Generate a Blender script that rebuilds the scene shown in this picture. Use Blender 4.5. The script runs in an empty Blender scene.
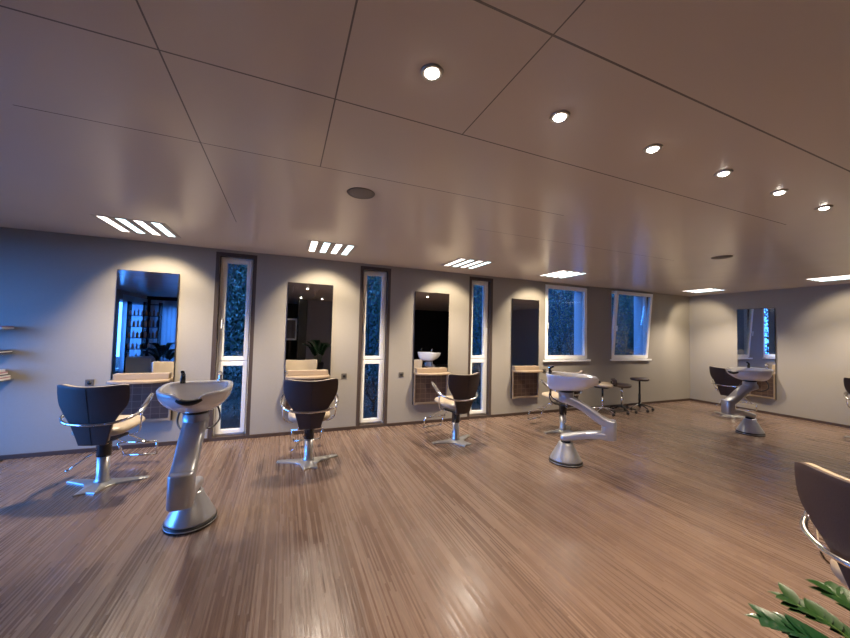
import bpy, math, random
from mathutils import Vector, Matrix
random.seed(7)
SKY_E, SKY_W = .13, 29.0
scene = bpy.context.scene
col = scene.collection
PI = math.pi
YB, XR, XL, YF, HC = 5.41, 9.55, -4.7, -4.6, 2.64      # back wall, right wall, left wall, rear wall, ceiling

# ------------------------------------------------------------------ materials
def new_mat(name):
    m = bpy.data.materials.new(name); m.use_nodes = True
    nt = m.node_tree; b = nt.nodes['Principled BSDF']
    return m, nt, b
def setp(b, **k):
    names = dict(color='Base Color', rough='Roughness', metal='Metallic', spec='Specular IOR Level', coat='Coat Weight',
                 coatr='Coat Roughness', trans='Transmission Weight', emis='Emission Color', emstr='Emission Strength', ior='IOR')
    for a, v in k.items():
        if a in ('color', 'emis') and len(v) == 3: v = (*v, 1)
        b.inputs[names[a]].default_value = v
def mat(name, color, rough=.5, metal=0, noise=None, bump=0, scale=30, **k):
    m, nt, b = new_mat(name)
    setp(b, color=color, rough=rough, metal=metal, **k)
    if noise or bump:
        tc = nt.nodes.new('ShaderNodeTexCoord'); n = nt.nodes.new('ShaderNodeTexNoise')
        n.inputs['Scale'].default_value = scale; n.inputs['Detail'].default_value = 4
        nt.links.new(tc.outputs['Object'], n.inputs['Vector'])
        if noise:
            r = nt.nodes.new('ShaderNodeMix'); r.data_type = 'RGBA'
            r.inputs[6].default_value = (*[c*(1-noise) for c in color], 1)
            r.inputs[7].default_value = (*[min(1, c*(1+noise)) for c in color], 1)
            nt.links.new(n.outputs['Fac'], r.inputs[0]); nt.links.new(r.outputs[2], b.inputs['Base Color'])
        if bump:
            bp = nt.nodes.new('ShaderNodeBump'); bp.inputs['Strength'].default_value = bump; bp.inputs['Distance'].default_value = .002
            nt.links.new(n.outputs['Fac'], bp.inputs['Height']); nt.links.new(bp.outputs['Normal'], b.inputs['Normal'])
    return m
def emit(name, color, strength):
    m, nt, b = new_mat(name); setp(b, color=(.8, .8, .8), emis=color, emstr=strength); return m

def math_node(nt, op, a, b=None, c=None):
    n = nt.nodes.new('ShaderNodeMath'); n.operation = op
    for i, v in enumerate((a, b, c)):
        if v is None: continue
        if isinstance(v, (int, float)): n.inputs[i].default_value = v
        else: nt.links.new(v, n.inputs[i])
    return n.outputs[0]

def floor_mat():
    m, nt, b = new_mat('bamboo_floor')
    tc = nt.nodes.new('ShaderNodeTexCoord'); sp = nt.nodes.new('ShaderNodeSeparateXYZ')
    nt.links.new(tc.outputs['Object'], sp.inputs[0])
    X, Y = sp.outputs[0], sp.outputs[1]
    def layer(w, length):
        ix = math_node(nt, 'FLOOR', math_node(nt, 'DIVIDE', X, w))
        wn = nt.nodes.new('ShaderNodeTexWhiteNoise'); wn.noise_dimensions = '1D'; nt.links.new(ix, wn.inputs['W'])
        iy = math_node(nt, 'FLOOR', math_node(nt, 'ADD', math_node(nt, 'DIVIDE', Y, length), math_node(nt, 'MULTIPLY', wn.outputs[0], 13.7)))
        cx = nt.nodes.new('ShaderNodeCombineXYZ'); nt.links.new(ix, cx.inputs[0]); nt.links.new(iy, cx.inputs[1])
        w2 = nt.nodes.new('ShaderNodeTexWhiteNoise'); w2.noise_dimensions = '2D'; nt.links.new(cx.outputs[0], w2.inputs['Vector'])
        return w2.outputs[0]
    fine = layer(.011, 1.0); wide = layer(.115, 1.9)
    mp = nt.nodes.new('ShaderNodeMapping'); mp.inputs['Scale'].default_value = (130, 7, 1)
    nt.links.new(tc.outputs['Object'], mp.inputs[0])
    nz = nt.nodes.new('ShaderNodeTexNoise'); nz.inputs['Scale'].default_value = 1; nz.inputs['Detail'].default_value = 5
    nt.links.new(mp.outputs[0], nz.inputs[0])
    v = math_node(nt, 'ADD', math_node(nt, 'MULTIPLY', fine, .20), math_node(nt, 'MULTIPLY', wide, .16))
    v = math_node(nt, 'ADD', v, math_node(nt, 'MULTIPLY', nz.outputs['Fac'], .66))
    cr = nt.nodes.new('ShaderNodeValToRGB'); e = cr.color_ramp.elements
    e[0].position = .15; e[0].color = (.066, .043, .033, 1)
    e[1].position = .95; e[1].color = (.28, .20, .15, 1)
    mid = cr.color_ramp.elements.new(.5); mid.color = (.158, .104, .077, 1)
    nt.links.new(v, cr.inputs[0])
    # dark joints between the boards
    fr = math_node(nt, 'FRACT', math_node(nt, 'DIVIDE', X, .115))
    j = math_node(nt, 'LESS_THAN', fr, .02)
    mx = nt.nodes.new('ShaderNodeMix'); mx.data_type = 'RGBA'; mx.inputs[7].default_value = (.05, .03, .02, 1)
    nt.links.new(math_node(nt, 'MULTIPLY', j, .7), mx.inputs[0]); nt.links.new(cr.outputs[0], mx.inputs[6])
    nt.links.new(mx.outputs[2], b.inputs['Base Color'])
    nt.links.new(math_node(nt, 'ADD', math_node(nt, 'MULTIPLY', fine, .22), .16), b.inputs['Roughness'])
    bp = nt.nodes.new('ShaderNodeBump'); bp.inputs['Strength'].default_value = .6; bp.inputs['Distance'].default_value = .0016
    nt.links.new(v, bp.inputs['Height']); nt.links.new(bp.outputs[0], b.inputs['Normal'])
    b.inputs['Specular IOR Level'].default_value = .45
    return m

def ceiling_mat():
    m, nt, b = new_mat('ceiling_panels')
    tc = nt.nodes.new('ShaderNodeTexCoord'); sp = nt.nodes.new('ShaderNodeSeparateXYZ')
    nt.links.new(tc.outputs['Object'], sp.inputs[0])
    def line(o, off, per, w):
        f = math_node(nt, 'FRACT', math_node(nt, 'DIVIDE', math_node(nt, 'ADD', o, -off+per*40+w/2), per))
        return math_node(nt, 'LESS_THAN', f, w/per)
    X, Y = sp.outputs[0], sp.outputs[1]
    def joint(o, c, w, other, lo, hi):      # one straight panel joint of limited length
        a = math_node(nt, 'LESS_THAN', math_node(nt, 'ABSOLUTE', math_node(nt, 'SUBTRACT', o, c)), w/2)
        k = math_node(nt, 'MULTIPLY', math_node(nt, 'GREATER_THAN', other, lo), math_node(nt, 'LESS_THAN', other, hi))
        return math_node(nt, 'MULTIPLY', a, k)
    l = joint(X, -.5, .007, Y, -9, 3.95)
    for j in ((X, .18, .007, Y, -9, 2.33), (X, .86, .006, Y, -9, 1.61), (Y, .93, .009, X, -9, 20), (Y, 1.61, .008, X, -9, 4.3), (Y, 2.33, .007, X, -1.3, 2.3), (Y, 3.02, .006, X, 1.8, 5.0)):
        l = math_node(nt, 'MAXIMUM', l, joint(*j))
    mx = nt.nodes.new('ShaderNodeMix'); mx.data_type = 'RGBA'
    mx.inputs[6].default_value = (.68, .60, .54, 1); mx.inputs[7].default_value = (.20, .18, .17, 1)
    nt.links.new(l, mx.inputs[0]); nt.links.new(mx.outputs[2], b.inputs['Base Color'])
    n = nt.nodes.new('ShaderNodeTexNoise'); n.inputs['Scale'].default_value = 1.5; nt.links.new(tc.outputs['Object'], n.inputs[0])
    nt.links.new(math_node(nt, 'ADD', math_node(nt, 'MULTIPLY', n.outputs['Fac'], .10), .17), b.inputs['Roughness'])
    bp = nt.nodes.new('ShaderNodeBump'); bp.inputs['Strength'].default_value = .4; bp.inputs['Distance'].default_value = .003; bp.invert = True
    nt.links.new(l, bp.inputs['Height']); nt.links.new(bp.outputs[0], b.inputs['Normal'])
    b.inputs['Specular IOR Level'].default_value = .6
    return m

def wood_mat(name, c0, c1, rough=.4, scale=(3, 60, 60)):
    m, nt, b = new_mat(name)
    tc = nt.nodes.new('ShaderNodeTexCoord'); mp = nt.nodes.new('ShaderNodeMapping'); mp.inputs['Scale'].default_value = scale
    n = nt.nodes.new('ShaderNodeTexNoise'); n.inputs['Scale'].default_value = 1; n.inputs['Detail'].default_value = 4
    nt.links.new(tc.outputs['Object'], mp.inputs[0]); nt.links.new(mp.outputs[0], n.inputs[0])
    mx = nt.nodes.new('ShaderNodeMix'); mx.data_type = 'RGBA'; mx.inputs[6].default_value = (*c0, 1); mx.inputs[7].default_value = (*c1, 1)
    nt.links.new(n.outputs['Fac'], mx.inputs[0]); nt.links.new(mx.outputs[2], b.inputs['Base Color']); b.inputs['Roughness'].default_value = rough
    return m

def glass_mat():
    m = bpy.data.materials.new('window_glass'); m.use_nodes = True; nt = m.node_tree; nt.nodes.clear()
    o = nt.nodes.new('ShaderNodeOutputMaterial'); mx = nt.nodes.new('ShaderNodeMixShader')
    t = nt.nodes.new('ShaderNodeBsdfTransparent'); g = nt.nodes.new('ShaderNodeBsdfGlossy'); g.inputs['Roughness'].default_value = .01
    f = nt.nodes.new('ShaderNodeFresnel'); gm = nt.nodes.new('ShaderNodeNewGeometry')      # same reflectance on both faces of the thin pane
    io = math_node(nt, 'ADD', math_node(nt, 'MULTIPLY', gm.outputs['Backfacing'], 1/1.45-1.45), 1.45); nt.links.new(io, f.inputs['IOR'])
    t.inputs[0].default_value = (.93, .95, .96, 1)
    nt.links.new(f.outputs[0], mx.inputs[0]); nt.links.new(t.outputs[0], mx.inputs[1]); nt.links.new(g.outputs[0], mx.inputs[2])
    nt.links.new(mx.outputs[0], o.inputs[0]); return m

def curtain_mat():
    m = bpy.data.materials.new('pale_sheer_curtain'); m.use_nodes = True; nt = m.node_tree; nt.nodes.clear()
    o = nt.nodes.new('ShaderNodeOutputMaterial'); mx = nt.nodes.new('ShaderNodeMixShader'); mx.inputs[0].default_value = .7
    t = nt.nodes.new('ShaderNodeBsdfTranslucent'); d = nt.nodes.new('ShaderNodeBsdfDiffuse'); tc = nt.nodes.new('ShaderNodeTexCoord'); n = nt.nodes.new('ShaderNodeTexNoise')
    n.inputs['Scale'].default_value = 40; nt.links.new(tc.outputs['Object'], n.inputs[0]); cr = nt.nodes.new('ShaderNodeValToRGB')
    cr.color_ramp.elements[0].color = (.60, .66, .72, 1); cr.color_ramp.elements[1].color = (.72, .77, .82, 1); nt.links.new(n.outputs['Fac'], cr.inputs[0])
    nt.links.new(cr.outputs[0], t.inputs[0]); nt.links.new(cr.outputs[0], d.inputs[0])
    nt.links.new(d.outputs[0], mx.inputs[1]); nt.links.new(t.outputs[0], mx.inputs[2]); nt.links.new(mx.outputs[0], o.inputs[0]); return m

def tile_mat():
    m, nt, b = new_mat('dark_brown_tile_panel')
    tc = nt.nodes.new('ShaderNodeTexCoord'); mp = nt.nodes.new('ShaderNodeMapping'); mp.inputs['Rotation'].default_value = (PI/2, 0, 0)
    br = nt.nodes.new('ShaderNodeTexBrick'); br.offset = 0; br.inputs['Scale'].default_value = 1; br.inputs['Brick Width'].default_value = .098; br.inputs['Row Height'].default_value = .085
    br.inputs['Mortar Size'].default_value = .003; br.inputs['Color1'].default_value = (.095, .058, .042, 1); br.inputs['Color2'].default_value = (.14, .09, .065, 1); br.inputs['Mortar'].default_value = (.24, .17, .12, 1)
    nt.links.new(tc.outputs['Object'], mp.inputs[0]); nt.links.new(mp.outputs[0], br.inputs[0]); nt.links.new(br.outputs[0], b.inputs['Base Color']); b.inputs['Roughness'].default_value = .35
    return m

M = dict(
 tile=tile_mat(),
 louvre=mat('matt_louvre_grey', (.40, .37, .34), .8, noise=.03),
 floor=floor_mat(), ceil=ceiling_mat(),
 wall=mat('wall_paint', (.305, .277, .235), .6, noise=.04, bump=.15, scale=60),
 rear=mat('shade_darkened_rear_wall', (.018, .015, .015), .85, noise=.05, spec=.1),  # shade of the unlit rear room is put into this wall colour
 mauve=mat('mauve_wall_paint', (.16, .14, .15), .7, noise=.05),
 base=wood_mat('dark_wood', (.04, .025, .018), (.075, .045, .032), .45),
 lining=wood_mat('brown_window_lining', (.045, .030, .024), (.075, .052, .042), .5, (40, 40, 3)),
 white=mat('white_plastic_frame', (.90, .90, .88), .3, noise=.02),
 reveal=mat('pale_outer_reveal', (.42, .46, .5), .5, noise=.03),
 facade=mat('outer_render', (.5, .5, .5), .8, noise=.06),
 glass=glass_mat(),
 mirror=mat('mirror_silver', (.84, .85, .85), .008, 1),
 edge=mat('dark_mirror_edge', (.03, .025, .025), .35),
 oak=wood_mat('pale_beech', (.29, .215, .14), (.37, .28, .19), .35),
 chrome=mat('polished_chrome', (.82, .82, .82), .12, 1, noise=.02),
 cast=mat('brushed_aluminium', (.62, .62, .60), .33, .85, noise=.05, scale=80),
 silver=mat('silver_grey_lacquer', (.52, .53, .55), .32, .55, noise=.02, coat=.3),
 black=mat('black_rubber', (.012, .012, .013), .45, noise=.1),
 blackpl=mat('black_plastic', (.02, .02, .021), .25, noise=.05),
 brown=mat('dark_brown_leatherette', (.058, .036, .029), .55, noise=.15, bump=.3, scale=150),
 beige=mat('beige_leatherette', (.46, .37, .26), .38, noise=.05, bump=.2, scale=150),
 ceramic=mat('white_ceramic', (.82, .82, .83), .12, noise=.01, coat=.6),
 grey=mat('speaker_grille_grey', (.22, .20, .19), .6, noise=.2, scale=300),
 socket=mat('bronze_socket_plate', (.10, .085, .07), .4, noise=.05),
 leaf=mat('glossy_dark_green_leaf', (.010, .055, .018), .28, noise=.35, scale=12, coat=.3),
 leaf2=mat('fresh_green_leaf', (.020, .065, .014), .35, noise=.4, scale=12),
 stem=mat('green_stem', (.08, .14, .03), .5, noise=.2),
 pot=mat('dark_planter', (.02, .022, .03), .35, noise=.1),
 soil=mat('potting_soil', (.03, .02, .014), .9, noise=.5, bump=1, scale=80),
 bush=mat('garden_shrub_leaf', (.035, .06, .035), .5, noise=.5, scale=4),
 bush2=mat('pale_shrub_leaf', (.15, .165, .15), .5, noise=.5, scale=4),
 bark=mat('tree_bark', (.06, .045, .035), .9, noise=.4, bump=.8, scale=20),
 ground=mat('garden_soil', (.07, .075, .05), .95, noise=.5, scale=3),
 paperw=mat('magazine_paper_white', (.75, .73, .7), .4, noise=.08),
 paperd=mat('magazine_cover_dark', (.06, .05, .07), .3, noise=.3),
 paperr=mat('magazine_cover_rose', (.45, .22, .25), .3, noise=.2),
 curtain=curtain_mat(),
 mat_=mat('charcoal_doormat', (.02, .02, .022), .95, noise=.4, bump=1, scale=200),
 lamp_w=emit('warm_tube_glow', (1, .90, .84), 2.2), lamp_c=emit('cool_tube_glow', (.70, .95, 1), 2.0),
 bulb=emit('halogen_glow', (1, .9, .8), 25),
 prod_a=mat('amber_bottle_plastic', (.45, .25, .10), .3, noise=.1),
 prod_b=mat('pale_bottle_plastic', (.75, .75, .78), .3, noise=.05),
 prod_c=mat('dark_bottle_plastic', (.05, .06, .09), .3, noise=.1),
)

# ------------------------------------------------------------------ mesh builder
class MB:
    def __init__(s): s.v = []; s.f = []; s.sm = []
    def add(s, v, f, smooth=False):
        o = len(s.v); s.v += [tuple(p) for p in v]; s.f += [[i+o for i in q] for q in f]; s.sm += [smooth]*len(f); return s
    def box(s, x0, x1, y0, y1, z0, z1, T=None):
        v = [Vector((x, y, z)) for z in (z0, z1) for y in (y0, y1) for x in (x0, x1)]
        if T: v = [T @ p for p in v]
        return s.add(v, [[0, 2, 3, 1], [4, 5, 7, 6], [0, 1, 5, 4], [2, 6, 7, 3], [0, 4, 6, 2], [1, 3, 7, 5]])
    def loft(s, rings, cap=True, smooth=True, closed=True):
        n = len(rings[0]); v = [p for r in rings for p in r]; f = []
        for i in range(len(rings)-1):
            for j in range(n if closed else n-1):
                k = (j+1) % n
                f.append([i*n+j, i*n+k, (i+1)*n+k, (i+1)*n+j])
        s.add(v, f, smooth)
        if cap and closed:
            s.add(rings[0], [list(range(n))[::-1]]); s.add(rings[-1], [list(range(n))])
        return s
    def lathe(s, prof, n=32, c=(0, 0), T=None, ex=1, ey=1, smooth=True):
        rings = []
        for r, z in prof:
            ring = [Vector((c[0]+ex*r*math.cos(2*PI*j/n), c[1]+ey*r*math.sin(2*PI*j/n), z)) for j in range(n)]
            if T: ring = [T @ p for p in ring]
            rings.append(ring)
        return s.loft(rings, True, smooth)
    def tube(s, pts, r, n=10, sub=4, ex=1.0, closed=False):
        pts = [Vector(p) for p in pts]
        if sub > 1: pts = catmull(pts, sub, closed)
        N = len(pts); rings = []; up = None
        for i, p in enumerate(pts):
            a = pts[(i-1) % N] if (closed or i > 0) else p; b = pts[(i+1) % N] if (closed or i < N-1) else p
            t = (b-a).normalized()
            if up is None: up = Vector((0, 0, 1)) if abs(t.z) < .9 else Vector((1, 0, 0))
            sd = t.cross(up).normalized(); up = sd.cross(t).normalized()
            rr = r(i/(N-1)) if callable(r) else r
            rings.append([p+sd*math.cos(2*PI*j/n)*rr*ex+up*math.sin(2*PI*j/n)*rr for j in range(n)])
        if closed: rings.append(rings[0])
        return s.loft(rings, not closed)
    def build(s, name, m, parent=None, bevel=0, seg=2):
        me = bpy.data.meshes.new(name); me.from_pydata(s.v, [], s.f)
        for p, q in zip(me.polygons, s.sm): p.use_smooth = q
        import bmesh
        bm = bmesh.new(); bm.from_mesh(me)
        bmesh.ops.remove_doubles(bm, verts=bm.verts, dist=1e-5)
        bmesh.ops.recalc_face_normals(bm, faces=bm.faces)
        bm.to_mesh(me); bm.free()
        me.materials.append(m)
        o = bpy.data.objects.new(name, me); col.objects.link(o); o.parent = parent
        if bevel:
            md = o.modifiers.new('bevel', 'BEVEL'); md.width = bevel; md.segments = seg; md.limit_method = 'ANGLE'; md.angle_limit = math.radians(40)
        return o
def catmull(P, sub, closed=False):
    out = []; N = len(P)
    rng = range(N) if closed else range(N-1)
    for i in rng:
        p0 = P[(i-1) % N] if (closed or i > 0) else P[0]*2-P[1]
        p1 = P[i]; p2 = P[(i+1) % N]
        p3 = P[(i+2) % N] if (closed or i+2 < N) else P[-1]*2-P[-2]
        for k in range(sub):
            t = k/sub
            out.append(.5*((2*p1)+(p2-p0)*t+(2*p0-5*p1+4*p2-p3)*t*t+(3*p1-p0-3*p2+p3)*t**3))
    if not closed: out.append(P[-1])
    return out
def lerp_tab(tab, z):
    if z <= tab[0][0]: return tab[0][1]
    for (a, va), (b, vb) in zip(tab, tab[1:]):
        if z <= b:
            t = (z-a)/(b-a); return va+(vb-va)*t
    return tab[-1][1]

def thing(name, label, cat, loc=(0, 0, 0), rz=0, group=None):
    o = bpy.data.objects.new(name, None); col.objects.link(o); o.location = loc; o.rotation_euler = (0, 0, rz)
    o.empty_display_size = .1
    return tag(o, label, cat, group)
def tag(o, label, cat, group=None):
    o['label'] = label; o['category'] = cat
    if group: o['group'] = group
    return o
def struct(o): o['kind'] = 'structure'; return o
def copy_tree(o, parent=None):
    c = o.copy(); col.objects.link(c); c.parent = parent
    for ch in [x for x in list(bpy.data.objects) if x.parent == o and x is not c]: copy_tree(ch, c)
    return c
def place(proto, first, loc, rz, label, group=None):
    o = proto if first else copy_tree(proto)
    o.location = loc; o.rotation_euler = (0, 0, rz); o['label'] = label
    if group: o['group'] = group
    return o

# ------------------------------------------------------------------ room shell
m = MB().box(XL-.3, XR+.3, YF-.3, YB+.34, -.1, 0); struct(m.build('floor', M['floor']))
# ceiling with openings is a slab; fixtures are set just under it
m = MB().box(XL-.3, XR+.3, YF-.3, YB+.34, HC, HC+.2); struct(m.build('ceiling', M['ceil']))

WC = (-.655, 1.352, 3.36)      # centres of the tall narrow windows
ow = [(c-.255, c+.255, .0, 2.60) for c in WC] + [(4.87, 6.03, 1.04, 2.60), (6.76, 7.98, 1.04, 2.60)]
m = MB(); x = XL
for a, b, z0, z1 in ow:
    m.box(x, a, YB, YB+.34, 0, HC)
    if z0 > 0: m.box(a, b, YB, YB+.34, 0, z0)
    m.box(a, b, YB, YB+.34, z1, HC); x = b
m.box(x, XR, YB, YB+.34, 0, HC)
struct(m.build('wall_back', M['wall']))
struct(MB().box(XR, XR+.3, YF, YB+.34, 0, HC).build('wall_right', M['wall']))
m = MB(); m.box(XL, -4.5, YF-.3, YF, 0, HC); m.box(-4.5, -2.9, YF-.3, YF, 0, .1); m.box(-4.5, -2.9, YF-.3, YF, 2.3, HC); m.box(-2.9, XR, YF-.3, YF, 0, HC)
struct(m.build('wall_rear', M['rear']))
# left wall with broad glazing
LW = [(-4.3, -2.4), (2.0, 3.5), (3.7, 5.2)]
m = MB(); y = YF
for a, b in LW:
    m.box(XL-.3, XL, y, a, 0, HC); m.box(XL-.3, XL, a, b, 2.35, HC); m.box(XL-.3, XL, a, b, 0, .12); y = b
m.box(XL-.3, XL, y, YB+.34, 0, HC)
struct(m.build('wall_left', M['wall']))
# partition behind the camera
struct(MB().box(.75, 2.6, -2.75, -2.4, 0, HC).build('wall_partition', M['mauve']))
struct(MB().box(.45, .74, -2.75, -2.35, 0, HC).build('trim_1', M['blackpl']))
# baseboards
def base_run(name, segs):
    m = MB()
    for s in segs: m.box(*s)
    struct(m.build(name, M['base'], bevel=.003))
xs = [XL]+[v for c in WC for v in (c-.255, c+.255)]+[XR]
base_run('baseboard_back', [(xs[i], xs[i+1], YB-.016, YB, 0, .05) for i in range(0, len(xs), 2)])
base_run('baseboard_right', [(XR-.016, XR, YF, YB-.016, 0, .05)])

# ------------------------------------------------------------------ windows
def ring_frame(x0, x1, z0, z1, w, y0, y1, T=None):
    m = MB()
    m.box(x0, x0+w, y0, y1, z0, z1, T); m.box(x1-w, x1, y0, y1, z0, z1, T)
    m.box(x0+w, x1-w, y0, y1, z0, z0+w, T); m.box(x0+w, x1-w, y0, y1, z1-w, z1, T)
    return m
def handle(parent, x, y, z, T=None, d=1):
    m = MB(); m.box(x-.012, x+.012, y-.012, y, z-.035, z+.035, T)
    m.box(x-.008, x+.008, y-.045, y-.012, z-.008, z+.008, T)
    m.box(x-.009, x+.009, y-.052, y-.040, z-.11, z+.012, T)
    m.build('window_handle', M['white'], parent, bevel=.003)
def window_root(n, x, z):
    o = bpy.data.objects.new('window_%d' % n, None); col.objects.link(o); o.location = (x, YB, z); struct(o); return o
for i, c in enumerate(WC):
    r = window_root(i+1, c, 0)
    y0 = .09
    ln = MB(); ln.box(-.255, -.205, .0, .16, .0, 2.60); ln.box(.205, .255, .0, .16, 0, 2.60); ln.box(-.205, .205, 0, .16, 2.55, 2.60); ln.box(-.205, .205, .0, .16, 0, .045)
    ln.build('window_lining', M['lining'], r)
    m = ring_frame(-.205, .205, .045, 2.55, .03, y0, y0+.07); m.box(-.175, .175, y0, y0+.07, 1.065, 1.095)
    m.build('window_frame', M['white'], r, bevel=.003)
    s1 = ring_frame(-.18, .18, 1.09, 2.525, .055, y0-.012, y0+.05); a = s1.build('upper_sash', M['white'], r, bevel=.004)
    MB().box(-.128, .128, y0+.015, y0+.021, 1.142, 2.473).build('glass_pane', M['glass'], a)
    s2 = ring_frame(-.18, .18, .07, 1.07, .055, y0-.012, y0+.05); a = s2.build('lower_sash', M['white'], r, bevel=.004)
    MB().box(-.128, .128, y0+.015, y0+.021, .122, 1.018).build('glass_pane', M['glass'], a)
    handle(r, (.155 if i == 2 else -.155), y0-.012, 1.65)
    rv = MB(); rv.box(-.255, -.24, .161, .345, 0, 2.6); rv.box(.24, .255, .161, .345, 0, 2.6); rv.box(-.24, .24, .161, .36, -.02, .03)
    rv.build('outer_reveal', M['reveal'], r)
for n, (a, b) in enumerate(((4.87, 6.03), (6.76, 7.98))):
    c = (a+b)/2; w = (b-a)/2; r = window_root(4+n, c, 0)
    m = ring_frame(-w, w, 1.06, 2.60, .045, .03, .10); m.build('window_frame', M['white'], r, bevel=.003)
    MB().box(-w-.05, w+.05, -.05, .05, 1.02, 1.058).build('window_sill', M['white'], r, bevel=.004)
    if n == 0: T = None
    else:
        T = Matrix.Translation((0, .03, 1.10)) @ Matrix.Rotation(math.radians(4.8), 4, 'X') @ Matrix.Translation((0, -.03, -1.10))
    yo = 0 if n == 0 else 0
    m = ring_frame(-w+.01, w-.01, 1.075, 2.585, .07, .0, .06, T); s = m.build('tilting_sash' if n else 'casement_sash', M['white'], r, bevel=.004)
    MB().box(-w+.08, w-.08, .025, .031, 1.145, 2.515, T).build('glass_pane', M['glass'], s)
    handle(s, -w+.045, 0, 1.80, T)
    rv = MB(); rv.box(-w, -w+.012, .101, .35, 1.04, 2.6); rv.box(w-.012, w, .101, .35, 1.04, 2.6); rv.box(-w+.012, w-.012, .101, .38, 1.03, 1.05)
    rv.box(-w+.012, w-.012, .101, .35, 2.588, 2.6)
    rv.build('outer_reveal', M['reveal'], r)
for n, (a, b) in enumerate(LW):
    o = bpy.data.objects.new('window_%d' % (6+n), None); col.objects.link(o); o.location = (XL-.1, (a+b)/2, 0); struct(o)
    h = (b-a)/2; m = MB()
    m.box(-.04, .04, -h, -h+.07, .12, 2.35); m.box(-.04, .04, h-.07, h, .12, 2.35); m.box(-.04, .04, -h+.07, h-.07, .12, .19); m.box(-.04, .04, -h+.07, h-.07, 2.28, 2.35)
    m.box(-.04, .04, -.035, .035, .19, 2.28)
    m.build('window_frame', M['white'], o, bevel=.004)
    MB().box(-.004, .004, -h+.07, h-.07, .19, 2.28).build('glass_pane', M['glass'], o)

o = bpy.data.objects.new('window_9', None); col.objects.link(o); o.location = (-3.7, YF-.1, 0); struct(o)
ring_frame(-.8, .8, .1, 2.3, .06, -.03, .03).box(-.03, .03, -.03, .03, .16, 2.24).build('window_frame', M['white'], o, bevel=.004)
MB().box(-.74, .74, -.004, .004, .16, 2.24).build('glass_pane', M['glass'], o)
def curtain(label, x0, y0, x1, y1, z0=.06, z1=2.5):
    n = 90; a = Vector((x0, y0, 0)); b = Vector((x1, y1, 0)); d = (b-a).normalized(); nn = Vector((-d.y, d.x, 0)); F = []; B = []
    for i in range(n+1):
        t_ = i/n; w_ = .022*math.sin(t_*(b-a).length*2*PI/.13)+.008*math.sin(t_*23)
        F.append(a.lerp(b, t_)+nn*w_); B.append(a.lerp(b, t_)+nn*(w_+.002))
    loop = F+B[::-1]
    tag(MB().loft([[p+Vector((0, 0, z)) for p in loop] for z in (z0, z1)]).build('sheer_curtain', M['curtain']), label, 'curtain')
curtain('long sheer curtain behind the camera, blue from dusk light, right of the product rack', -4.55, YF+.10, -2.85, YF+.10)
curtain('long sheer curtain at the rearmost side window, left of the product rack in the mirror', XL+.10, -4.35, XL+.10, -2.35)

# ------------------------------------------------------------------ mirror stations
def station():
    t = thing('styling_mirror', '', 'mirror')
    # local: x along wall, y<0 into the room, origin at the foot of the wall
    MB().box(-.325, .325, -.024, -.004, .33, 2.25).build('backing_board', M['edge'], t, bevel=.002)
    MB().box(-.289, .289, -.036, -.0245, .366, .838).build('lower_panel', M['tile'], t)
    MB().box(-.319, .319, -.0275, -.0245, .842, 2.244).build('mirror_glass', M['mirror'], t)
    fr = MB(); fr.box(-.315, -.29, -.055, -.029, .33, .84); fr.box(.29, .315, -.055, -.029, .33, .84); fr.box(-.29, .29, -.055, -.029, .33, .365)
    fr.build('bracket_frame', M['oak'], t, bevel=.003)
    MB().box(-.285, .285, -.085, -.029, .872, .945).build('ledge', M['oak'], t, bevel=.004)
    n = 28; top = []; 
    for i in range(n+1):
        u = -1+2*i/n; top.append((.31*u, -.13-.14*math.sqrt(max(0, 1-u*u*.92))))
    out = [(-.31, -.0295)]+top+[(.31, -.0295)]
    rings = [[Vector((x*(1-q), -.0295+(y+.0295)*(1-q), z)) for x, y in out] for z, q in ((.842, .02), (.848, 0), (.866, 0), (.871, .012))]
    MB().loft(rings, True, False).build('worktop', M['oak'], t)
    return t
st = station()
MC = [-1.64, .352, 2.362, 4.372]
lab = ['tall wall mirror furthest left, reflecting a blue-lit product rack, with curved beech worktop',
       'tall wall mirror with beech worktop, between the first and second tall narrow windows',
       'tall wall mirror reflecting a white wash basin, between second and third narrow windows',
       'tall wall mirror just left of the wide closed window, behind the middle wash basin']
for i, x in enumerate(MC): place(st, i == 0, (x, YB, 0), 0, lab[i], 'styling mirrors along the walls')
place(st, False, (XR, 4.09, 0), -PI/2, 'wall mirror on the right wall reflecting the tilted window', 'styling mirrors along the walls')
place(st, False, (XR, 2.08, 0), -PI/2, 'wall mirror on the right wall beyond the picture edge', 'styling mirrors along the walls')

# sockets
sk = thing('wall_socket', '', 'socket')
MB().box(-.042, .042, -.010, 0, -.04, .04).build('cover_plate', M['socket'], sk, bevel=.004)
MB().lathe([(.001, .0), (.02, 0), (.022, .002), (.001, .002)], 20, T=Matrix.Translation((0, -.0105, 0)) @ Matrix.Rotation(PI/2, 4, 'X')).build('socket_hole', M['black'], sk)
for i, (x, l) in enumerate([(-2.17, 'bronze wall socket left of the leftmost mirror'), (.889, 'bronze wall socket just right of the second mirror'),
                            (1.829, 'bronze wall socket just left of the third mirror'), (4.86, 'bronze wall socket right of the fourth mirror under the closed window')]):
    place(sk, i == 0, (x, YB, .84), 0, l, 'bronze wall sockets')

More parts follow.
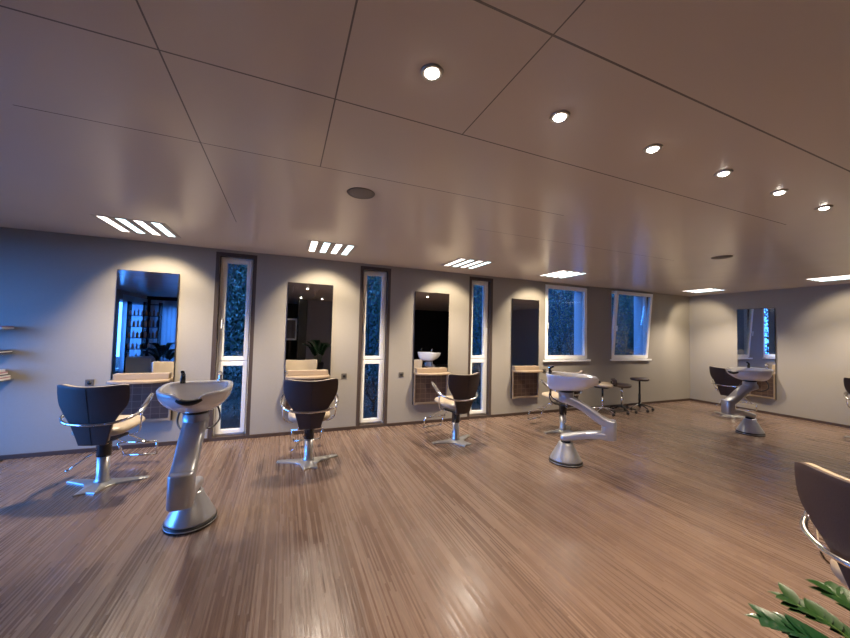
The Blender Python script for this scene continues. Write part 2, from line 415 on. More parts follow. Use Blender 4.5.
# ------------------------------------------------------------------ ceiling fixtures
def area(parent_loc, sx, sy, power, color, spread, name='lamp_light', shape='RECTANGLE'):
    L = bpy.data.lights.new(name, 'AREA'); L.shape = shape; L.size = sx; L.size_y = sy; L.energy = power; L.color = color; L.spread = math.radians(spread)
    o = bpy.data.objects.new(name, L); col.objects.link(o); o.location = parent_loc; return o
WASH, DOWN = 72, 185
FX = [(-1.52, 4.65, 'leftmost recessed louvre ceiling light, above the leftmost mirror'),
      (.53, 4.63, 'recessed louvre ceiling light above the second mirror from the left'),
      (2.60, 4.62, 'recessed louvre ceiling light above the third mirror from the left'),
      (4.52, 4.60, 'recessed louvre ceiling light in front of the fourth mirror and closed window'),
      (8.62, 4.60, 'recessed louvre ceiling light in the far right corner of the room'),
      (8.60, 2.60, 'recessed louvre ceiling light at the right edge of the picture')]
pf = thing('louvre_ceiling_light', '', 'ceiling light')
fr = MB(); fr.box(-.305, .305, -.305, -.29, -.004, 0); fr.box(-.305, .305, .29, .305, -.004, 0)
for k in range(3):
    xx = -.28+k*.1475+.094; fr.box(xx+.0005, xx+.071, -.29, .29, -.004, 0)
fr.box(-.305, -.2625, -.29, .29, -.004, 0); fr.box(.2575, .305, -.29, .29, -.004, 0)
fr.build('louvre_frame', M['louvre'], pf)
for k in range(4):
    xx = -.28+k*.1475
    MB().box(xx+.018, xx+.094, -.285, .285, -.0035, -.001).build('light_tube', M['lamp_w'] if k % 2 == 0 else M['lamp_c'], pf)
for i, (x, y, l) in enumerate(FX):
    place(pf, i == 0, (x, y, HC), 0, l, 'recessed louvre ceiling lights')
for x, y, l in FX:
    L = bpy.data.lights.new('louvre_lamp', 'SPOT'); L.energy = DOWN; L.color = (1, .85, .68); L.shadow_soft_size = .05; L.spot_size = math.radians(118); L.spot_blend = .8
    o = bpy.data.objects.new('louvre_lamp', L); col.objects.link(o); o.location = (x, y-.1, HC-.055)
    # the fixtures throw their light at the wall behind the mirrors
    d = Vector((0, YB-y, -.95)) if x < 8 else Vector((XR-x, 0, -.95))
    if x > 8 and y > 4: d = Vector((.8, .55, -.95))
    L = bpy.data.lights.new('wall_washer', 'SPOT'); L.energy = WASH*(1 if x < 8 else .6); L.color = (1, .83, .60); L.shadow_soft_size = .04; L.spot_size = math.radians(88); L.spot_blend = .55
    o = bpy.data.objects.new('wall_washer', L); col.objects.link(o); o.location = (x, y, HC-.045); o.rotation_euler = d.to_track_quat('-Z', 'Y').to_euler()
# downlights
DW = ['downlight nearest the camera, first of the row', 'second downlight of the row counted from the left',
      'third downlight of the row, right of two larger looking ones', 'fourth downlight of the row, with a tilted ring',
      'fifth downlight of the row counted from the left', 'last and smallest downlight of the row at the far right']
pd = thing('downlight', '', 'ceiling light')
MB().lathe([(.030, -.001), (.030, -.010), (.044, -.008), (.048, -.001)], 32).build('trim_ring', M['cast'], pd)
MB().lathe([(.0005, -.018), (.018, -.017), (.026, -.012), (.028, -.002), (.0005, -.002)], 24).build('bulb', M['bulb'], pd)
for i in range(6):
    x = .53+i*.693
    place(pd, i == 0, (x, 1.27, HC), 0, 'small round halogen '+DW[i], 'halogen downlights in the ceiling')
    area((x, 1.27, HC-.020), .045, .045, 9, (1, .80, .60), 100, 'halogen_light', 'DISK')
for i in range(3):
    place(pd, False, (.48+i*.7, -1.54, HC), 0, 'small halogen downlight in the row behind the camera', 'halogen downlights behind the camera')
    area((.48+i*.7, -1.54, HC-.020), .045, .045, 1, (1, .80, .60), 80, 'halogen_light', 'DISK')
# speakers
sp = thing('ceiling_speaker', '', 'speaker')
MB().lathe([(.0005, -.008), (.085, -.007), (.095, -.004)], 36).build('grille', M['grey'], sp)
MB().lathe([(.095, -.0005), (.095, -.008), (.106, -.006), (.110, -.0005)], 36).build('rim', M['grey'], sp)
place(sp, True, (.52, 2.645, HC), 0, 'round grey ceiling speaker nearer the camera, above the left half', 'round ceiling speakers')
place(sp, False, (5.30, 2.607, HC), 0, 'round grey ceiling speaker farther away on the right of the ceiling', 'round ceiling speakers')

# ------------------------------------------------------------------ styling chair (faces +y)
BW = [(.42, .115), (.52, .140), (.62, .172), (.69, .212), (.75, .252), (.81, .284), (.87, .296), (.94, .299), (1.02, .292)]
def back_pt(u, v, d):
    z = .42+v*.57
    w = lerp_tab(BW, z); x = w*u
    y = -.165-.115*v+.095*(x/.29)**2*(0.5+.5*v)
    zz = z+.010*u*u*v-.012*(1-u*u)*v-.016*abs(u)**14*v
    # offset toward the front along local normal
    nx = -2*.095*x/.29/.29*(0.5+.5*v)
    L = math.hypot(nx, 1)
    return Vector((x+nx/L*d, y+d/L, zz))
def slab(d0, d1, nu=26, nv=18, r=.0, ext=0):
    """closed slab between two offset copies of the backrest surface"""
    m = MB()
    loop = []
    A = [[back_pt(-1+2*i/nu, ext+(j/nv)*(1-ext), d0) for i in range(nu+1)] for j in range(nv+1)]
    B = [[back_pt(-1+2*i/nu, ext+(j/nv)*(1-ext), d1) for i in range(nu+1)] for j in range(nv+1)]
    n = nu+1; v = [p for r_ in A for p in r_]+[p for r_ in B for p in r_]; o = n*(nv+1); f = []
    for j in range(nv):
        for i in range(nu):
            a = j*n+i
            f.append([a, a+n, a+n+1, a+1]); f.append([o+a, o+a+1, o+a+n+1, o+a+n])
    for i in range(nu):
        f.append([i, i+1, o+i+1, o+i]); a = nv*n+i; f.append([a, o+a, o+a+1, a+1])
    for j in range(nv):
        a = j*n; f.append([a, o+a, o+a+n, a+n]); a = j*n+nu; f.append([a, a+n, o+a+n, o+a])
    m.add(v, f, True); return m
def sring(cx, cy, hx, hy, z, n=36, p=3.2, zf=None):
    out = []
    for j in range(n):
        t = 2*PI*j/n; c, s = math.cos(t), math.sin(t)
        x = cx+hx*math.copysign(abs(c)**(2/p), c); y = cy+hy*math.copysign(abs(s)**(2/p), s)
        out.append(Vector((x, y, z+(zf(x, y) if zf else 0))))
    return out
def make_chair():
    t = thing('styling_chair', '', 'chair')
    # base: two long arms and a short stub to the rear
    out = [(-.345, .06), (-.34, .115), (-.12, .075), (-.045, .10), (.045, .10), (.12, .075), (.345, .125), (.35, .07), (.13, -.03), (.09, -.10), (.095, -.235), (.01, -.215), (-.055, -.265), (-.09, -.09), (-.14, -.03)]
    rings = []
    for z, q in ((.0, 0), (.010, 0), (.016, .02), (.022, .2), (.032, .55), (.038, .8)):
        rings.append([Vector((x*(1-q), y*(1-q), z)) for x, y in out])
    MB().loft(rings, True, False).build('base', M['cast'], t, bevel=.002)
    MB().lathe([(.066, .034), (.055, .05), (.05, .075), (.049, .28)], 28).build('column', M['cast'], t)
    MB().lathe([(.056, .275), (.058, .285), (.058, .40), (.07, .415), (.07, .43)], 28).build('column_sleeve', M['blackpl'], t)
    m = MB(); m.box(-.12, .12, -.15, .15, .430, .455); m.build('seat_plate', M['blackpl'], t, bevel=.006)
    zt = lambda x, y: .03*(y+.16)/.46
    zb = lambda x, y: .025+.075*max(0, (y+.16)/.46)
    rr = [sring(0, .07, .19, .20, .458, zf=zb), sring(0, .07, .225, .235, .470, zf=zb), sring(0, .07, .237, .247, .50, zf=lambda x, y: zb(x, y)*.6+zt(x, y)*.2),
          sring(0, .07, .237, .247, .54, zf=zt), sring(0, .07, .225, .235, .562, zf=zt), sring(0, .07, .17, .18, .570, zf=zt), sring(0, .07, .08, .09, .572, zf=zt)]
    MB().loft(rr).build('seat', M['beige'], t)
    # backrest
    slab(0, .022).build('backrest_shell', M['brown'], t, bevel=.004)
    sh = MB(); pts = [back_pt(0, v/10, -.001) for v in range(0, 11)]
    sh.tube(pts, .0025, 6, 1); sh.build('seam', M['black'], t)
    slab(.0225, .052).build('backrest_pad', M['beige'], t, bevel=.008, seg=3)
    # hoop and arms
    P = [(.262, .235, .800), (.280, .13, .752), (.302, .03, .700), (.308, -.06, .690), (.275, -.14, .662), (.19, -.205, .638), (.08, -.228, .628), (0, -.234, .625)]
    P = P+[(-x, y, z) for x, y, z in P[-2::-1]]
    MB().tube(P, .0135, 12, 5).build('arm_hoop', M['chrome'], t)
    for s in (-1, 1):
        q = [(s*.302, -.055, .672), (s*.306, .0, .700), (s*.295, .09, .742), (s*.275, .17, .780), (s*.262, .24, .815)]
        MB().tube([(a, b, c+.016) for a, b, c in q], lambda k: .007+.006*math.sin(PI*min(1, max(0, k*.9+.05))), 12, 5, ex=2.0).build('armrest', M['chrome'], t)
        MB().tube([(s*.19, .02, .462), (s*.25, .04, .475), (s*.29, .02, .53), (s*.303, .01, .69)], .008, 8, 4).build('arm_support', M['chrome'], t)
    # footrest
    f = MB()
    yt, yb = .50, .56
    f.tube([(-.20, yt, .245), (.20, yt, .245)], .013, 10, 1); f.tube([(-.17, yb, .085), (.17, yb, .085)], .013, 10, 1)
    for s in (-1, 1):
        f.tube([(s*.195, yt, .245), (s*.165, yb, .085)], .011, 8, 1)
        f.tube([(s*.05, .04, .445), (s*.09, .18, .42), (s*.11, .34, .33), (s*.12, yt, .245)], .008, 8, 4)
    f.build('footrest', M['chrome'], t)
    l = MB(); l.tube([(-.03, -.03, .35), (-.10, -.09, .28), (-.185, -.15, .195)], .006, 8, 3); l.lathe([(.001, .178), (.012, .183), (.012, .198), (.001, .203)], 12, c=(-.19, -.155))
    l.build('height_lever', M['chrome'], t)
    return t
ch = make_chair()
CH = [(-1.585, 4.30, -.22, 'dark brown and beige styling chair at the far left, in front of the leftmost mirror'),
      (.315, 4.25, -.03, 'styling chair seen straight from behind, in front of the second mirror'),
      (2.33, 4.38, .22, 'styling chair with beige seat pointing left, in front of the third mirror'),
      (4.24, 4.28, .22, 'styling chair mostly hidden behind the middle wash basin'),
      (8.47, 4.03, -PI/2+.03, 'styling chair behind the farthest wash basin by the right wall mirror'),
      (8.58, 2.22, -PI/2+.12, 'styling chair cut by the right picture edge, against the right wall'),
      (2.42, .53, -PI/2-.03, 'dark styling chair in the near right corner beside the green plant')]
for i, (x, y, rz, l) in enumerate(CH): place(ch, i == 0, (x, y, 0), rz, l, 'styling chairs')

# ------------------------------------------------------------------ wash basin unit (neck notch and elbow toward +x)
def rr_ring(c, t, wd, ht, n=24, p=4.0, up=Vector((0, 0, 1))):
    """rounded rectangle cross-section at c, perpendicular to t; wd sideways, ht along the 'up' side"""
    t = t.normalized(); sd = t.cross(up).normalized(); u = sd.cross(t).normalized(); out = []
    for j in range(n):
        a = 2*PI*j/n; cc, ss = math.cos(a), math.sin(a)
        out.append(c+sd*(wd/2)*math.copysign(abs(cc)**(2/p), cc)+u*(ht/2)*math.copysign(abs(ss)**(2/p), ss))
    return out
def beam(P, W, H_, sub=5):
    P = catmull([Vector(p) for p in P], sub); N = len(P); rings = []
    for i, p in enumerate(P):
        a = P[max(0, i-1)]; b = P[min(N-1, i+1)]; k = i/(N-1)
        rings.append(rr_ring(p, b-a, lerp_tab(W, k), lerp_tab(H_, k)))
    return MB().loft(rings)
def make_basin():
    t = thing('shampoo_basin', '', 'wash basin')
    E = .47
    MB().lathe([(.172, .0), (.178, .006), (.178, .034), (.170, .040)], 48, ex=1.08).build('rubber_skirt', M['black'], t)
    MB().lathe([(.1795, .014), (.1805, .018), (.1795, .022)], 48, ex=1.08, smooth=True).build('skirt_band', M['silver'], t)
    def cone(r, z, sh): return [Vector((sh+r*1.08*math.cos(2*PI*j/48), r*math.sin(2*PI*j/48), z)) for j in range(48)]
    MB().loft([cone(.172, .041, 0), cone(.168, .055, 0), cone(.145, .10, 0), cone(.115, .16, 0), cone(.088, .21, 0), cone(.078, .24, 0), cone(.070, .248, 0)]).build('pedestal', M['silver'], t)
    MB().lathe([(.058, .248), (.058, .268)], 32).build('swivel_joint', M['blackpl'], t)
    beam([(-.06, 0, .302), (.0, 0, .306), (.15, 0, .345), (.30, 0, .372), (E-.02, 0, .385)], [(0, .12), (.2, .145), (1, .15)], [(0, .05), (.1, .075), (.5, .08), (1, .09)]).build('lower_arm', M['silver'], t)
    MB().loft([[Vector((E+(x*q), y*q, z)) for x, y in [((.08)*math.copysign(abs(math.cos(a))**.6, math.cos(a)), .076*math.copysign(abs(math.sin(a))**.6, math.sin(a))) for a in [2*PI*j/36 for j in range(36)]]] for z, q in ((.343, .93), (.348, 1), (.555, 1), (.565, .95), (.57, .8))]).build('elbow', M['silver'], t)
    beam([(E+.01, 0, .515), (.36, 0, .575), (.22, 0, .675), (.09, 0, .745), (-.01, 0, .775), (-.07, 0, .785)], [(0, .15), (.6, .16), (1, .17)], [(0, .11), (.5, .095), (.85, .105), (1, .09)]).build('upper_arm', M['silver'], t)
    MB().lathe([(.075, .735), (.088, .745), (.088, .858), (.07, .862)], 36).build('collar', M['silver'], t)
    MB().lathe([(.088, .8625), (.092, .866), (.092, .876), (.08, .88)], 36).build('collar_seal', M['black'], t)
    # ceramic bowl
    n = 64
    inner = [False]
    def plan(a, q):
        c, s = math.cos(a), math.sin(a)
        p = 2.3 if c > 0 else 4.5
        hx = .335 if c > 0 else .275
        x = hx*math.copysign(abs(c)**(2/p), c); y = .25*math.copysign(abs(s)**(2/p), s)
        y *= 1-.22*max(0, c)**2
        q += (1-q)*.40*max(0, -c)**.5 if q < .97 and not inner[0] else 0
        return x*q, y*q
    def ring(q, z, notch, tilt=.012, shx=0):
        out = []
        for j in range(n):
            a = 2*PI*j/n; x, y = plan(a, q)
            g = math.exp(-(y/.07)**4) if x > 0 else 0
            out.append(Vector((x+.04*max(0, min(1, (z-.88)/.12)), y, z-notch*g*(1 if x > 0 else 0)-tilt*(x/.3)*(1 if notch else .3)*max(0, min(1, (z-.88)/.15)))))
        return out
    outer = [ring(.30, .881, 0), ring(.40, .886, 0), ring(.56, .90, 0), ring(.72, .928, 0), ring(.86, .968, .004), ring(.95, 1.008, .02), ring(.99, 1.045, .030), ring(1.0, 1.065, .038)]
    inner[0] = True
    rings = outer+[ring(.985, 1.074, .040), ring(.95, 1.077, .040), ring(.88, 1.076, .040), ring(.84, 1.068, .036), ring(.80, 1.04, .028), ring(.74, 1.0, .02), ring(.62, .955, 0), ring(.40, .93, 0), ring(.12, .925, 0)]
    MB().loft(rings).build('bowl', M['ceramic'], t)
    # neck rest
    q = []
    for k in range(9):
        y = -.075+.15*k/8; q.append((.358-2.2*y*y, y, 1.008+(y/.075)**2*.020))
    MB().tube(q, lambda k: .021-.008*abs(2*k-1)**2, 12, 2, ex=1.3).build('neck_rest', M['black'], t)
    # mixer lever (dark) and chrome hand shower on the rear rim
    m = MB(); m.lathe([(.020, 1.075), (.020, 1.115), (.017, 1.12)], 20, c=(-.185, -.13)); m.tube([(-.185, -.13, 1.10), (-.19, -.13, 1.145), (-.145, -.13, 1.175)], lambda k: .016-.005*k, 10, 3, ex=1.2)
    m.build('mixer_tap', M['blackpl'], t)
    m = MB(); m.lathe([(.021, 1.072), (.021, 1.10), (.016, 1.105)], 20, c=(-.185, .14)); m.tube([(-.185, .14, 1.09), (-.20, .14, 1.14), (-.17, .14, 1.158), (-.14, .14, 1.15)], .014, 10, 3)
    m.build('hand_shower', M['chrome'], t)
    for s in (1, -1):
        MB().tube([(-.15, s*.10, .93), (-.19, s*.14, .84), (-.17, s*.15, .76), (-.09, s*.11, .715), (-.04, s*.06, .72)], .0075, 8, 5).build('water_hose', M['black'], t)
    return t
bs = make_basin()
BS = [(-.632, 3.25, math.atan2(-.995, .06), 'white wash basin on silver jointed stand, nearest, left of the others'),
      (3.25, 3.23, -PI/4+.02, 'white wash basin on zigzag silver arm in the middle of the room'),
      (7.23, 3.19, math.atan2(.16, -.98), 'white wash basin on silver stand farthest away, in front of right wall mirror')]
for i, (x, y, rz, l) in enumerate(BS): place(bs, i == 0, (x, y, 0), rz, l, 'wash basins on jointed stands')

# ------------------------------------------------------------------ stools
def make_stool(kind):
    t = thing('rolling_stool', '', 'stool')
    b = MB(); hubm = M['chrome'] if kind == 'A' else M['blackpl']
    for k in range(5):
        a = 2*PI*k/5+.3; c, s = math.cos(a), math.sin(a)
        b.tube([(.02*c, .02*s, .115), (.12*c, .12*s, .10), (.25*c, .25*s, .065)], lambda q: .017-.006*q, 8, 3)
    b.lathe([(.035, .09), (.035, .13), (.025, .14)], 16)
    b.build('star_base', hubm, t)
    for k in range(5):
        a = 2*PI*k/5+.3; c, s = math.cos(a), math.sin(a)
        T = Matrix.Translation((.25*c, .25*s, .027)) @ Matrix.Rotation(a+.7, 4, 'Z') @ Matrix.Rotation(PI/2, 4, 'X')
        MB().lathe([(.015, -.02), (.026, -.016), (.027, .016), (.015, .02)], 16, T=T).build('caster', M['black'], t)
    zs = {'A': .54, 'B': .52, 'C': .62}[kind]
    MB().lathe([(.024, .135), (.024, .34)], 16).build('column', M['blackpl'] if kind == 'C' else M['chrome'], t)
    MB().lathe([(.018, .34), (.018, zs-.005)], 16).build('gas_lift', M['blackpl'] if kind in 'AC' else M['chrome'], t)
    if kind == 'C':
        MB().lathe([(.06, zs), (.165, zs+.01), (.178, zs+.03), (.17, zs+.055), (.13, zs+.065), (.001, zs+.066)], 32, ex=1.1).build('seat', M['brown'], t)
    else:
        # saddle seat
        def sad(hx, hy, z): return sring(0, 0, hx, hy, z, 32, 2.6, zf=lambda x, y: .35*x*x*4*.3+.9*(y/.18)**2*.03*(1 if y < 0 else .3)-1.0*x*x)
        MB().loft([sad(.12, .12, zs), sad(.18, .165, zs+.012), sad(.19, .175, zs+.035), sad(.175, .16, zs+.06), sad(.08, .08, zs+.07)]).build('seat', M['beige'] if kind == 'A' else M['brown'], t)
        if kind == 'B':
            MB().tube([(0, -.10, zs), (0, -.19, zs+.02), (0, -.20, zs+.10)], .012, 8, 3).build('backrest_stem', M['blackpl'], t)
            R = [[Vector((.17*u*sc, -.205+.07*u*u+off, zs+.045+.10*v*sc+ (1-sc)*.05)) for u, v in ((-1, 0), (-.5, 0), (0, 0), (.5, 0), (1, 0), (1, 1), (.5, 1), (0, 1), (-.5, 1), (-1, 1))] for off, sc in ((-.012, .95), (.0, 1), (.016, 1), (.026, .95))]
            MB().loft(R, True, False).build('backrest', M['brown'], t, bevel=.006)
        else:
            MB().tube([(-.13, -.02, zs-.006), (-.1, .12, zs-.01), (.1, .12, zs-.01), (.13, -.02, zs-.006)], .014, 8, 4).build('seat_underside', M['black'], t)
    return t
for k, x, y, rz, l in (('A', 6.02, 5.02, 1.9, 'beige saddle stool with chrome foot, partly behind the middle wash basin'),
                       ('B', 6.56, 5.0, -2.36, 'dark saddle stool with low backrest under the tilted window'),
                       ('C', 7.14, 5.03, .3, 'plain dark round stool, rightmost below the tilted window')):
    o = make_stool(k); o.location = (x, y, 0); o.rotation_euler = (0, 0, rz); o['label'] = l; o['group'] = 'rolling stools under the windows'

# ------------------------------------------------------------------ magazine shelves at the left edge
for z, l, n, rot, mts in ((1.47, 'upper small wall shelf at the left picture edge', 2, .1, ('paperw', 'paperr')),
                          (1.19, 'middle small wall shelf at the left picture edge', 3, .0, ('paperd', 'paperw', 'paperd')),
                          (.90, 'lower small wall shelf at the left picture edge, holding the thickest pile', 8, .0, ('paperw', 'paperr', 'paperw', 'paperd', 'paperw', 'paperr', 'paperw'))):
    s = MB(); s.box(-3.22, -2.84, YB-.20, YB-.001, z, z+.010); o = s.build('wall_shelf', M['chrome'], bevel=.002)
    tag(o, l, 'shelf', 'small wall shelves with magazines')
    word = l.split(' ')[0]
    for k in range(n):
        w, d, h = .36-.01*(k % 3), .185, .012
        zz = z+.0115+k*.0135
        T = Matrix.Translation((-3.03+.012*((k*7) % 3-1)-.008*k, YB-.105, zz)) @ Matrix.Rotation(rot*(.3+.1*k)*.5, 4, 'Z')
        mo = MB().box(-w/2, w/2, -d/2, d/2, 0, h, T).build('magazine', M[mts[k % len(mts)]], bevel=.002)
        pos = 'topmost' if k == n-1 else ('bottom' if k == 0 else ('second from bottom' if k == 1 else '%s from bottom' % ['', '', 'third', 'fourth', 'fifth', 'sixth', 'seventh', 'eighth'][k]))
        cname = {'paperw': 'white', 'paperr': 'rose', 'paperd': 'dark'}[mts[k % len(mts)]]
        tag(mo, '%s magazine, %s on the %s wall shelf' % (cname, pos, word), 'magazine', 'magazines on the wall shelves')

tag(MB().box(-4.2, -2.86, 4.0, 5.37, .001, .014).build('doormat', M['mat_'], bevel=.004), 'dark doormat on the floor at the lower left wall corner', 'mat')

# ------------------------------------------------------------------ plants
def leaf_geo(m, base, d, up, L, w, fold=.15, curl=.2):
    d = d.normalized(); sd = d.cross(up).normalized(); up = sd.cross(d).normalized()
    prof = [(0, .08), (.15, .6), (.35, .98), (.6, .92), (.82, .52), (1, .02)]
    v = []; f = []
    for k, (s, q) in enumerate(prof):
        c = base+d*L*s-up*curl*L*s*s
        v += [c-sd*w*q*.5+up*fold*w*q, c, c+sd*w*q*.5+up*fold*w*q]
    for k in range(len(prof)-1):
        a = k*3; f += [[a, a+1, a+4, a+3], [a+1, a+2, a+5, a+4]]
    m.add(v, f, True)
def zz_plant(label, loc, pot_r, pot_h, fr, seed, Lf=.09, mats=('leaf', 'leaf2')):
    rnd = random.Random(seed)
    t = thing('potted_plant', label, 'plant', loc)
    MB().lathe([(pot_r*.75, 0), (pot_r*.8, .01), (pot_r, pot_h-.02), (pot_r, pot_h), (pot_r*.9, pot_h), (pot_r*.88, pot_h-.03)], 36).build('pot', M['pot'], t)
    MB().lathe([(.001, pot_h-.028), (pot_r*.87, pot_h-.03), (pot_r*.8, pot_h-.06)], 24).build('soil', M['soil'], t)
    for az, reach, h, in fr:
        d = Vector((math.cos(az), math.sin(az), 0)); b = Vector((0, 0, pot_h-.03))+d*pot_r*.35
        pts = catmull([b, b+d*reach*.3+Vector((0, 0, h*.55)), b+d*reach*.68+Vector((0, 0, h*.9)), b+d*reach+Vector((0, 0, h))], 5)
        s = MB(); s.tube(pts, lambda k: .007-.0045*k, 6, 1)
        stem = s.build('frond_stem', M['stem'], t)
        m = MB(); N = len(pts)
        for i in range(4, N):
            tt = (pts[i]-pts[i-1]).normalized(); sd = tt.cross(Vector((0, 0, 1))).normalized()
            for sg in (-1, 1):
                dd = (tt*.75+sd*sg*.8+Vector((0, 0, rnd.uniform(.05, .3))))
                leaf_geo(m, pts[i], dd, Vector((0, 0, 1)), Lf*rnd.uniform(.85, 1.15), Lf*.62, .10, .12)
        leaf_geo(m, pts[-1], pts[-1]-pts[-2], Vector((0, 0, 1)), Lf, Lf*.42)
        m.build('frond_leaves', M[rnd.choice(mats)], stem)
    return t
zz_plant('potted green plant with glossy oval leaves in the near right corner', (1.79, .29, 0), .14, .40,
         [(2.25, .37, .25), (1.8, .30, .25), (1.3, .26, .27), (.7, .27, .30), (2.9, .30, .22), (4.0, .25, .33), (5.0, .25, .33), (5.8, .25, .33)], 3, .075)
zz_plant('tall dark leafy plant behind the camera, mirrored in the second mirror', (1.10, -1.35, 0), .2, .45,
         [(k*.62, .26+.05*(k % 3), .55+.06*(k % 4)) for k in range(10)], 5, .15, ('leaf',))
zz_plant('dark leafy plant behind the camera, mirrored in the leftmost mirror', (-3.25, -1.45, 0), .2, .40,
         [(k*.7, .28+.05*(k % 3), .40+.08*(k % 4)) for k in range(9)], 8, .16, ('leaf',))

# ------------------------------------------------------------------ product rack and low cabinet (seen in the leftmost mirror)
t = thing('product_rack', 'dark shelving rack of hair products, seen in the leftmost mirror', 'shelf', (-4.12, -2.62, 0))
for sx in (-.40, 0, .40): MB().box(sx-.015, sx+.015, -.14, .14, 0, 2.30).build('upright', M['blackpl'], t)
SH = [.45, .80, 1.15, 1.50, 1.85, 2.22]
for z in SH:
    s = MB(); s.box(-.384, -.016, -.14, .14, z, z+.02); s.box(.016, .384, -.14, .14, z, z+.02); s.build('shelf_board', M['blackpl'], t)
rnd = random.Random(2)
for si, z in enumerate(SH[:5]):
    for k in range(8):
        x = -.35+k*.1
        if abs(x) < .04: continue
        hgt = rnd.uniform(.14, .24); r_ = rnd.uniform(.022, .034); mm = ('prod_b', 'prod_b', 'prod_a')[rnd.randrange(3)] if x < 0 else ('prod_a', 'prod_b', 'prod_c')[rnd.randrange(3)]
        o = MB().lathe([(r_, 0), (r_, hgt*.75), (r_*.45, hgt*.82), (r_*.45, hgt)], 12).build('bottle', M[mm]); o.location = (-4.12+x+.0, -2.56, z+.0205)
        tag(o, 'hair product bottle on the dark rack seen in the leftmost mirror', 'bottle', 'hair product bottles on the rack')
t = thing('low_cabinet', 'low white cabinet behind the camera, seen in the leftmost mirror', 'cabinet', (-3.95, -1.95, 0))
MB().box(-.3, .3, -.18, .18, .03, .62).build('body', M['white'], t, bevel=.004); MB().box(-.27, .27, -.16, .16, 0, .03).build('plinth', M['blackpl'], t)
MB().box(-.295, .295, .181, .199, .05, .60).build('door', M['white'], t, bevel=.003)
# posters on the partition column
for i, (z0, z1) in enumerate(((1.15, 1.95),)):
    t = thing('framed_poster', 'white framed dark poster on the partition behind the camera', 'picture', (.2, -2.7, 0))
    MB().box(-.22, .22, -.01, .01, z0, z1).build('frame', M['white'], t, bevel=.003); MB().box(-.17, .17, .0101, .013, z0+.06, z1-.06).build('print', M['paperd'], t)
    MB().box(-.02, .02, -.045, -.0101, 0, z1-.1).build('stand', M['blackpl'], t)
    MB().box(-.15, .15, -.16, .06, 0, .02).build('foot', M['blackpl'], t)

# ------------------------------------------------------------------ garden outside
struct(MB().box(-24, 26, -12, 26, -.22, -.12).build('ground', M['ground']))
def shrub(name, label, x, y, rx, h, mt, seed, n=1500, ls=.09, z0=.0):
    rnd = random.Random(seed)
    t = thing(name, label, 'tree' if h > 2.6 else 'shrub', (x, y, -.12), 0, 'garden plants outside the windows')
    tr = MB(); tr.tube([(0, 0, 0), (.03, .02, h*.3), (-.03, .03, h*.75)], lambda k: .05*(1-.6*k), 8, 3)
    for k in range(5):
        a = k*1.3; tr.tube([(0, 0, h*.2), (rx*.4*math.cos(a), rx*.4*math.sin(a), h*.5), (rx*.7*math.cos(a), rx*.7*math.sin(a), h*.8)], lambda q: .022*(1-.7*q), 6, 3)
    tr.build('trunk', M['bark'], t)
    m = MB()
    for i in range(n):
        a = rnd.uniform(0, 2*PI); u = rnd.uniform(-1, 1); r = rnd.uniform(.45, 1)**.5
        p = Vector((rx*r*math.sqrt(1-u*u)*math.cos(a), rx*r*math.sqrt(1-u*u)*math.sin(a), z0+(h-z0)*.5*(1+u*r)))
        p += Vector((rnd.gauss(0, .05), rnd.gauss(0, .05), rnd.gauss(0, .05)))
        d = Vector((rnd.gauss(0, 1), rnd.gauss(0, 1), rnd.gauss(0, 1))).normalized(); up = Vector((rnd.gauss(0, 1), rnd.gauss(0, 1), 1.5)).normalized()
        s = d.cross(up)
        if s.length < 1e-3: continue
        s.normalize(); L = ls*rnd.uniform(.7, 1.4)
        m.add([p, p+d*L*.5+s*L*.25, p+d*L, p+d*L*.5-s*L*.25], [[0, 1, 2, 3]])
    m.build('foliage', M[mt], t)
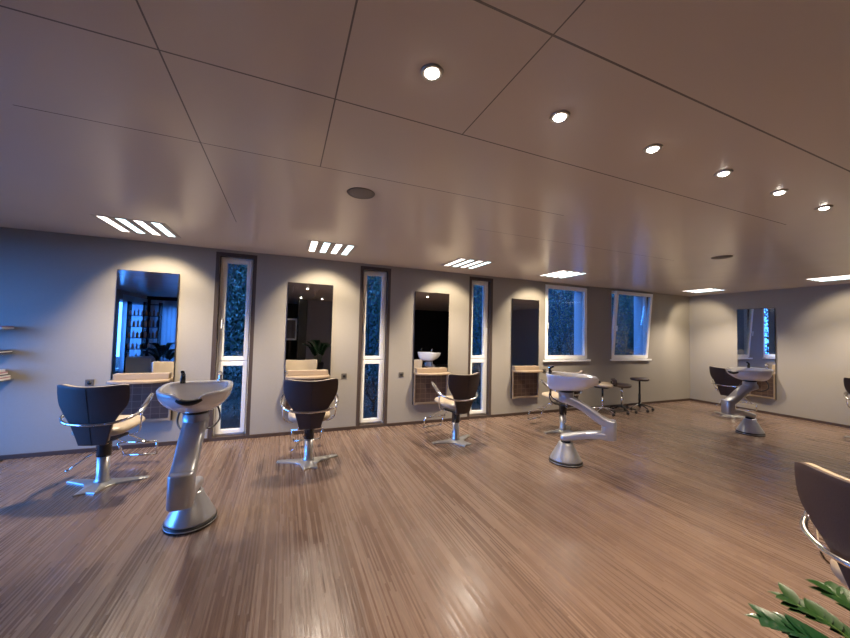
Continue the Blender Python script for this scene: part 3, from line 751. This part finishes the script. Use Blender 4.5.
SB = [('garden_shrub', 'pale leafed shrub outside the leftmost narrow window', -1.1, 7.0, .65, 1.3, 'bush2', 1500, .05),
      ('garden_tree', 'dark tree outside behind the leftmost narrow window', -1.6, 9.6, 1.7, 4.4, 'bush', 9000, .10),
      ('garden_shrub', 'pale leafed shrub outside the second narrow window', 1.75, 7.0, .65, 1.0, 'bush2', 1500, .05),
      ('garden_tree', 'dark tree outside behind the second narrow window', 2.2, 9.6, 1.7, 3.7, 'bush', 9000, .10),
      ('garden_shrub', 'low shrub outside the third narrow window', 4.4, 7.0, .6, 1.2, 'bush', 1400, .06),
      ('garden_tree', 'broad dark tree outside the third narrow window', 6.0, 9.5, 1.7, 4.8, 'bush', 9000, .10),
      ('garden_tree', 'tree with sparse leaves outside the wide closed window', 7.75, 7.4, 1.0, 4.2, 'bush2', 4500, .045),
      ('garden_tree', 'dense dark tree outside between the two wide windows', 9.9, 10.2, 1.9, 5.4, 'bush', 9000, .11),
      ('garden_tree', 'dark tree outside the tilted window', 10.6, 7.2, .95, 4.8, 'bush', 6000, .07),
      ('garden_tree', 'far dark tree outside right of the tilted window', 14.0, 10.2, 1.9, 5.5, 'bush', 9000, .11),
      ('garden_tree', 'farthest dark tree at the back of the garden', 5.6, 13.8, 2.3, 6.0, 'bush', 7000, .15),
      ('garden_tree', 'far dark tree at the back of the garden behind the narrow windows', 0.3, 13.8, 2.3, 5.0, 'bush', 7000, .15)]
for i, s in enumerate(SB): shrub(s[0], s[1], s[2], s[3], s[4], s[5], s[6], 20+i, s[7], s[8])

# ------------------------------------------------------------------ dusk sky
w = bpy.data.worlds.new('dusk_sky'); scene.world = w; w.use_nodes = True; nt = w.node_tree
bg = nt.nodes['Background']; tc = nt.nodes.new('ShaderNodeTexCoord'); sx = nt.nodes.new('ShaderNodeSeparateXYZ'); cr = nt.nodes.new('ShaderNodeValToRGB')
nt.links.new(tc.outputs['Generated'], sx.inputs[0]); nt.links.new(sx.outputs[2], cr.inputs[0])
e = cr.color_ramp.elements; e[0].position = 0; e[0].color = (.055, .26, .92, 1); e[1].position = .6; e[1].color = (.05, .17, .55, 1)
nt.links.new(cr.outputs[0], bg.inputs[0])
# afterglow: the western sky (-x) is far brighter
dd = math_node(nt, 'ADD', math_node(nt, 'MULTIPLY', sx.outputs[0], -.88), math_node(nt, 'MULTIPLY', sx.outputs[1], -.42))
k = math_node(nt, 'MULTIPLY', math_node(nt, 'SUBTRACT', dd, .25), 1.35); k.node.use_clamp = True
nt.links.new(math_node(nt, 'ADD', math_node(nt, 'MULTIPLY', math_node(nt, 'POWER', k, 1.5), SKY_W), SKY_E), bg.inputs[1])

# ------------------------------------------------------------------ camera
cam = bpy.data.cameras.new('camera'); cam.sensor_width = 36; cam.lens = 338.857/850*36; cam.clip_start = .02
co = bpy.data.objects.new('camera', cam); col.objects.link(co)
r = Vector((0.92344276, -0.38297098, 0.02422205)); u = Vector((-0.03765108, -0.02760778, 0.99890951)); f = Vector((0.38188463, 0.92334774, 0.03991348))
mt4 = Matrix.Identity(4)
for i in range(3): mt4[i][0] = r[i]; mt4[i][1] = u[i]; mt4[i][2] = -f[i]; 
mt4[0][3], mt4[1][3], mt4[2][3] = 0, 0, 1.55
co.matrix_world = mt4; scene.camera = co
vs = scene.view_settings; vs.view_transform = 'Standard'; vs.look = 'None'; vs.gamma = 1; vs.use_curve_mapping = False; vs.exposure = .50
